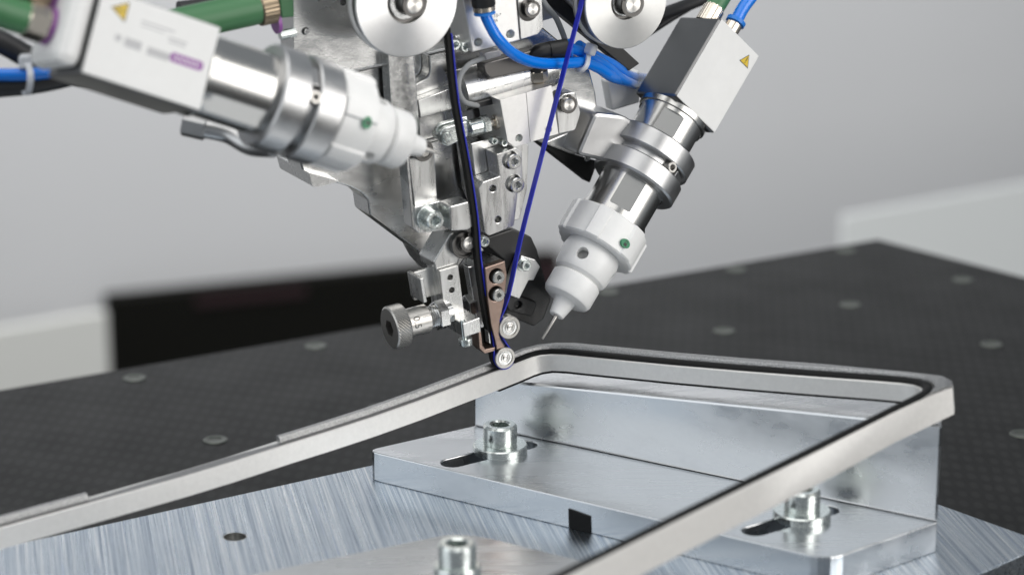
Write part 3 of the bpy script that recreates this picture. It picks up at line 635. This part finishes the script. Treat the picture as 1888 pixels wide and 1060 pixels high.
# ------------------------------------------------------------------ dispensing valves
lathe0 = lathe
def make_valve(tip, ax, rot, st, label, box_m_label, group):
    """st: list of stations; ax points from housing to needle tip; rot turns the housing about the axis"""
    v = thing('dispensing_valve', label, 'dispenser', tip, group)
    toc = (CAM - tip).normalized(); w = (toc - ax * toc.dot(ax)).normalized(); pr = ax.cross(w)
    lx = w * math.cos(rot) + pr * math.sin(rot); ly = ax.cross(lx)
    B = -ax; rs = st.get('rs', 1.0)
    def lathe(n_, o_, a_, pf, *k_, **kw): return lathe0(n_, o_, a_, [(t_, r_ * rs) for t_, r_ in pf], *k_, **kw)
    lathe('needle', tip, B, [(0, .30), (.3, .42), (st['needle'] * .9, .95), (st['needle'] + 2, 1.1)], 'steel_satin', v, 20)
    nz = lathe('nozzle', tip, B, [(st['needle'], 2.7), (st['needle'] + .3, 3.0), (st['hub0'] - .6, 4.2), (st['hub0'], 4.6), (st['hub0'] + .3, 8.0), (st['hub0'] + .9, 9.2), (st['hub0'] + 2.2, 9.9), (st['hub1'] - .6, 9.9), (st['hub1'], 9.3), (st['hub1'] + .1, 8.0)], 'white_pom', v, 44)
    nk = lathe('neck', tip, B, [(st['hub1'] - .2, 8.2), (st['hub1'] + .6, 8.6), (st['hub1'] + 1.6, 10.4), (st['hub1'] + 3, 11.0), (st['cap0'] - 3, 11.6), (st['cap0'] + .2, 11.0)], 'white_pom', v, 44)
    cut(nk, [cyl(tip + B * (st['hub1'] + 7), lx * math.cos(q_) + ly * math.sin(q_), 2.4, 8, 20) for q_ in st['holes']])
    for q_ in st['holes']: lathe('vent_bore', tip + B * (st['hub1'] + 7), lx * math.cos(q_) + ly * math.sin(q_), [(7.8, 2.38 / rs), (8.0, 2.38 / rs)], 'grey_cable', nk, 24)
    for pg in nk.data.polygons: pg.use_smooth = True
    nk.data.set_sharp_from_angle(angle=R(30))
    c0, c1 = st['cap0'], st['cap1']
    cp_ = lathe('lock_cap', tip, B, [(c0, 11.0), (c0, 15.2), (c0 + .6, 15.9), (c1 - .6, 15.9), (c1, 15.3), (c1, 12.5)], 'white_pom', v, 160,
                shape=lambda th, i: 1.06 if (i in (1, 2, 3, 4) and (th % (math.pi / 3)) < .36) else 1, ref=lx)
    # green lock emblem
    g = lx * math.cos(st.get('lock', .1)) + ly * math.sin(st.get('lock', .1)); gp = ax.cross(g); GC = tip + B * (c0 + (c1 - c0) * .34) + g * 17.0 * rs
    em = prism('lock_emblem', [GC + (ax * 1.7 * math.cos(k * .393) + gp * 2.2 * math.sin(k * .393)) for k in range(16)], g * -.9, 'green_led', v, bevel=0)
    bx = lambda x0, x1, y0, y1: flat('padlock', [GC + g * .05 + gp * x + WZ.cross(gp).normalized() * 0 + ax * y for x, y in ((x0, y0), (x1, y0), (x1, y1), (x0, y1))], 'ink', em)
    bx(-.75, .75, -.1, 1.0); bx(-.55, -.3, -.95, -.1); bx(.3, .55, -.95, -.1); bx(-.55, .55, -1.15, -.95)
    ba = lathe('barrel', tip, B, [(c1 - .4, 13.5), (st['b1'] - 2.4, 13.5), (st['b1'] - 2.2, 14.3), (st['b1'], 14.3)], 'stainless', v, 64)
    cs = []
    for aa in st['flats']:
        dvec = lx * math.cos(aa) + ly * math.sin(aa); tv = ax.cross(dvec)
        for s0, s1 in ((c1 + 3, st['k0'] - .5), (st['k1'] + 1, st['b1'] - 4)):
            if s1 - s0 < 3: continue
            q = [(-4.8, s0), (4.8, s0), (4.8, s1), (-4.8, s1)]
            pts = fillet([tip + B * y + tv * x + dvec * 19 * rs for x, y in q], 1.6)
            cs.append(prism('cutter', pts, dvec * -6.25, 'dark_hole', None, 0))
    cut(ba, cs)
    for pg in ba.data.polygons: pg.use_smooth = True
    ba.data.set_sharp_from_angle(angle=R(14))
    k0, k1 = st['k0'], st['k1']; km = (k0 + k1) / 2
    kl = lathe('clamp_ring', tip, B, [(k0, 12.8), (k0, 16.6), (k0 + .7, 17.4), (km - 2.2, 17.4), (km - 1.7, 16.9), (km - 1.7, 14.0), (km + 1.7, 14.0), (km + 1.7, 16.9), (km + 2.2, 17.4), (k1 - .7, 17.4), (k1, 16.6), (k1, 12.8)], 'alu_flange', v, 64)
    sa = st.get('screw', .75); sdv = lx * math.cos(sa) + ly * math.sin(sa)
    screw(tip + B * km + sdv * 14.2 * rs, sdv, 2.2, 3.2, kl, m='steel_satin', name='clamp_screw')
    pl = lx * math.cos(sa - .5) + ly * math.sin(sa - .5)
    box('clamp_tongue', tip + B * km + pl * 14.4 * rs, pl, ax, ax.cross(pl), 2.6, 2.9, 7.5, 'alu_flange', kl, .3)
    # square housing with a white label on its front
    b1, b2, sd_ = st['b1'], st['b2'], st['side']
    hc = tip + B * ((b1 + b2) / 2)
    hs = box('housing', hc, lx, ly, ax, sd_, sd_, b2 - b1, 'housing_satin', v, 1.1)
    lab = box('label_plate', hc + lx * (sd_ / 2 + .16), lx, ly, ax, .5, sd_ - .9, b2 - b1 - .8, 'white_label', v, .3)
    return v, lx, ly, hs, lab, hc
def axis_from(ix, iy, tau):
    """unit axis from its direction in the picture and its lean towards the camera"""
    return (RT * ix - UP * iy).normalized() * math.cos(tau) - FW * math.sin(tau)
# right valve
TIP = ondepth(1000, 625, 1036); AXR = axis_from(-.51, .86, R(15)); K = 1036 / FPX / math.cos(R(15))
srt = dict(needle=50 * K, hub0=82 * K, hub1=128 * K, cap0=190 * K, cap1=252 * K, k0=333 * K, k1=424 * K, b1=492 * K, b2=668 * K, side=25.2, lock=.05, screw=.0, flats=(.62, 2.19, -.95, 3.76), holes=(.92, -.9))
v, lx, ly, hs, lab, hc = make_valve(TIP, AXR, R(-35), srt, 'steel dispensing valve with plain white label and warning sign, needle beside the sensor block', '', None)
lf = sd = srt['side']
warning_sign(hc + lx * (lf / 2 + .38) + ly * 7.6 * (1 if ly.x > 0 else -1) - AXR * 13.0, (-AXR).cross(lx), -AXR, lx, 4.6, lab)
RTOP = hc - AXR * (srt['b2'] - srt['b1']) / 2; lr = ly * (1 if ly.x > 0 else -1)
NC = RTOP - lr * 8.2 - lx * 1.2; PC = RTOP - lr * 1.0 + lx * 6.0
cn = lathe('connector', NC, -AXR, [(0, 4.3), (7.0, 4.3), (7.3, 3.8), (8.0, 3.8)], 'nickel', v, 60, 20, shape=lambda th, i: 1 + .025 * (round(th / (2 * math.pi) * 60) % 2))
c3 = lathe('air_port', PC, -AXR, [(0, 3.3), (5, 3.3), (5.2, 3.0)], 'nickel', v, 32)
lathe('release_ring', PC, -AXR, [(5.2, 3.0), (5.6, 4.0), (7.2, 4.0), (7.5, 2.8)], 'blue_ring', c3)
P = NC - AXR * 7.6
h_ = tube('green_hose', [P, P - AXR * 10, P - AXR * 30 - UP * -4, P - AXR * 60 + UP * 14], 3.9, 'green_hose'); tag(h_, 'short green hose plugged into the top of the right dispensing valve', 'hose')
h_['label'] = 'green hose on the steel valve whose needle is beside the sensor block'
P = PC - AXR * 6
h_ = tube('air_hose', [P, P - AXR * 10, P - AXR * 25 + RT * 4, P - AXR * 60 + RT * 20], 2.6, 'blue_hose'); tag(h_, 'blue air hose plugged into the port beside the warning sign label', 'air hose')

# left valve
TL_ = ondepth(816, 285, 950); AXL = axis_from(.956, .293, R(-30)); KL = 1 / FPX / math.cos(R(30))
def sl_(s):                                     # photo pixels back along the axis -> millimetres
    t = s * 950 * KL
    for _ in range(6): t = s * (950 - t * math.sin(R(30)) * .5) * KL
    return t
slt = dict(needle=sl_(38), hub0=sl_(72), hub1=sl_(112), cap0=sl_(164), cap1=sl_(226), k0=sl_(228), k1=sl_(338), b1=sl_(462), b2=sl_(672), side=29.0, lock=.05, screw=-.1, rs=1.04, flats=(.80, -.78, 2.4, 3.9), holes=(1.0, -1.0))
v, lx, ly, hs, lab, hc = make_valve(TL_, AXL, R(-10), slt, 'steel dispensing valve with printed white label and purple badge, lying over the mounting plate', '', None)
sd = slt['side']; bl = slt['b2'] - slt['b1']; pu = ly * (1 if ly.z > 0 else -1)      # pu: up across the label
def on_label(a, b, h=.42): return hc + lx * (sd / 2 + h) + AXL * (a * bl / 2) + pu * (b * sd / 2)
def print_bar(name, a0, a1, b0, b1, m): return flat(name, [on_label(a0, b0), on_label(a1, b0), on_label(a1, b1), on_label(a0, b1)], m, lab)
for a0, a1, b0, b1 in ((-.28, .28, .52, .56), (-.28, .12, .43, .46), (.20, .52, .36, .40), (.22, .50, .28, .32), (-.62, -.52, -.06, .08), (-.46, -.18, -.12, .08), (-.08, .30, -.14, .04)):
    print_bar('faint_print', a0, a1, b0, b1, 'grey_print')
pts = fillet([on_label(a, b, .45) for a, b in ((.30, .10), (.86, .10), (.86, -.12), (.30, -.12))], 1.5); bgp = flat('purple_badge', pts, 'purple', lab)
for j in range(5): flat('badge_letter', [on_label(a, b, .48) for a, b in ((.385 + j * .085, .03), (.425 + j * .085, .03), (.425 + j * .085, -.045), (.385 + j * .085, -.045))], 'white_label', bgp)
warning_sign(on_label(-.64, .62, .38), (-AXL).cross(lx), -AXL, lx, 5.6, lab)
LT = hc - AXL * bl / 2
box('end_cap', LT - AXL * 4.5, lx, ly, AXL, sd - 2.5, sd - 2.5, 9, 'white_label', v, 3.5)
for off, nm in ((pu * -1 + lx * 2, 0), (pu * 9.5 - lx * 3, 1)):
    q = LT - AXL * 9 + off
    cn = lathe('connector', q, -AXL, [(0, 5.2), (2.0, 5.2), (2.0, 6.0), (8.5, 6.0), (8.7, 5.4), (13, 5.4)], 'nickel' if nm == 0 else 'brass', v, 36, 25, shape=lambda th, i: hexf(th) * 1.06 if i in (2, 3) else 1)
    lathe('purple_ring', q, -AXL, [(.3, 5.3), (.3, 6.3), (1.5, 6.3), (1.5, 5.3)], 'purple', cn)
    h_ = tube('green_hose', [q - AXL * 9, q - AXL * 20, q - AXL * 45 + UP * 3, q - AXL * 90 + UP * 12], 5.6, 'green_hose')
    tag(h_, 'green hose with nickel nut on the end of the purple-badged valve' if nm == 0 else 'second green hose at the end of the purple-badged valve, behind the other', 'hose')
# its clamp arm to the plate
KQ = TL_ - AXL * (slt['k0'] + slt['k1']) / 2
P = ondepth(342, 228, depth(KQ) + 22); Q = ondepth(420, 246, depth(KQ) + 22)
ar = thing('clamp_arm', 'silver clamp arm with hexagonal end under the purple-badged valve', 'bracket', P)
ad = (Q - P).normalized()
lathe('hex_end', P, ad, [(-1, 4.0), (-.6, 4.6), (7, 4.6), (7.4, 4.0)], 'alu_flange', ar, 36, 25, shape=lambda th, i: hexf(th))
tube('arm_rod', [P + ad * 6, Q, ondepth(462, 268, depth(KQ) + 18), ondepth(505, 272, depth(KQ) + 10)], 3.6, 'alu_flange', ar)

# ------------------------------------------------------------------ hoses, cables and ties
def hose(px, r, m, name, label, cat='air hose'):
    o = tube(name, [H(*q) for q in px], r, m); return tag(o, label, cat)
hose([(892, 20, -2), (900, 40, -1), (917, 70, 0), (943, 97, -1), (975, 113, -4), (1010, 118, -7), (1048, 117, -9), (1078, 116, -11), (1105, 127, -13), (1135, 145, -20), (1185, 155, -55), (1225, 152, -95)], 2.15, 'blue_hose', 'air_hose', 'blue air hose sweeping from the printed air cylinder across the black elbow')
hose([(1050, 89, -12), (1068, 95, -13), (1090, 106, -14), (1120, 125, -16), (1150, 148, -26), (1190, 160, -60), (1230, 158, -95)], 2.15, 'blue_hose', 'air_hose', 'blue air hose leaving the black elbow fitting')
hose([(1066, 84, -17), (1095, 102, -19), (1130, 120, -22), (1160, 140, -34), (1195, 146, -62), (1230, 142, -95)], 2.1, 'blue_hose', 'air_hose', 'blue air hose partly hidden behind the cable tie')
hose([(905, 104, -13), (885, 110, -11), (864, 120, -10), (849, 141, -10), (846, 166, -10), (857, 188, -12), (882, 195, -17)], .95, 'grey_cable', 'sensor_cable', 'thin grey cable looping into the black sensor plug', 'cable')
hose([(990, -30, -15), (1003, 5, -16), (1024, 32, -18), (1036, 58, -19), (1043, 78, -20)], 1.1, 'grey_cable', 'sensor_cable', 'grey cable running down beside the right guide pulley', 'cable')
e = HP('cable_clip', [(893, 99), (922, 92), (925, 104), (897, 112)], -10, 5, 'clear', None, .5); tag(e, 'small clear plastic clip holding the grey loop cable', 'clip')
hose([(1200, 34, -50), (1240, 20, -55), (1300, -4, -60), (1340, -30, -64)], 2.6, 'black_cable', 'black_cable', 'black cable passing behind the plain-labelled valve housing', 'cable')
hose([(1195, 60, -56), (1245, 28, -60), (1310, -10, -66)], 1.8, 'black_cable', 'black_cable', 'thinner black cable under the one behind the plain-labelled valve', 'cable')
def dtube(px, r, m, name, label, cat):
    o = tube(name, [ondepth(*q) for q in px], r, m); return tag(o, label, cat)
dtube([(-60, 64, 930), (0, 78, 930), (60, 110, 935), (120, 135, 950), (200, 150, 970)], 4.0, 'black_cable', 'black_cable', 'thick black cable looping under the green hose', 'cable')
dtube([(-60, 168, 930), (0, 161, 930), (60, 155, 932), (130, 140, 940), (220, 110, 960)], 3.6, 'black_cable', 'black_cable', 'black cable bundled with the blue hose by the cable tie', 'cable')
dtube([(-60, 134, 926), (0, 138, 926), (60, 137, 928), (130, 128, 938), (220, 100, 955)], 2.2, 'blue_hose', 'air_hose', 'blue air hose bundled with a black cable by the cable tie', 'air hose')
def tie(pts, wvec, label, wid=2.6, head=None):
    o = thing('cable_tie', label, 'cable tie', pts[0]); ribbon('band', catmull(pts + [pts[0]], 6), wvec, wid, .9, 'tie', o)
    hb = head or pts[0]; box('lock_head', hb + wvec * wid * .5, wvec, basis(wvec)[0], basis(wvec)[1], wid * 1.7, 5.2, 4.4, 'tie', o, .8); return o
z = 924
tie([ondepth(36, 124, z), ondepth(44, 118, z), ondepth(50, 135, z - 6), ondepth(49, 160, z - 6), ondepth(43, 174, z), ondepth(36, 160, z + 9), ondepth(34, 138, z + 9)], (RT + UP * .02).normalized(), 'white cable tie round the blue hose and black cable below the green hose', 2.2, ondepth(40, 113, z + 2))
a_ = [H(1083, 92, -10), H(1079, 118, -7), H(1068, 130, -8), H(1062, 128, -13), H(1070, 108, -17), H(1080, 92, -15)]
tie(a_, (H(1090, 122, -9) - H(1082, 119, -9)).normalized(), 'white cable tie round the blue air hoses beside the right guide pulley', 1.7, H(1086, 90, -9))
# green plug and purple fitting behind the left valve
gq = H(395, 32, -20); gd = (H(505, 8, -20) - gq).normalized()
gp = tube('green_hose', [gq - gd * 45, gq, gq + gd * 12, H(490, 11, -20)], 6.0, 'green_hose', None, 24); tag(gp, 'fat green hose end with knurled ring behind the purple-badged valve', 'hose')
lathe('knurled_ring', H(476, 15, -20), gd, [(-.5, 6.0), (0, 6.5), (5.5, 6.5), (6, 6.0)], 'brass', gp, 60, 20, shape=lambda th, i: 1 + .03 * (round(th / (2 * math.pi) * 60) % 2))
gf = thing('hose_port', 'green port block with a purple seal ring at the edge of the mounting plate', 'fitting', H(520, 30, -24))
HP('port_block', [(512, -30), (540, -36), (543, 32), (520, 34)], -24, 9, 'green_hose', gf, .5)
lathe('purple_ring', H(506, 42, -22), gd, [(0, 3.0), (0, 4.2), (1.4, 4.2), (1.4, 3.0)], 'purple', gf)
lathe('port_pin', H(516, 66, -24), gd, [(0, 1.8), (6, 1.8)], 'zinc', gf, 20)
hose([(330, 20, -30), (380, 14, -30), (440, 4, -34), (500, -14, -36)], 3.4, 'black_cable', 'black_cable', 'black cable above the fat green hose end', 'cable')
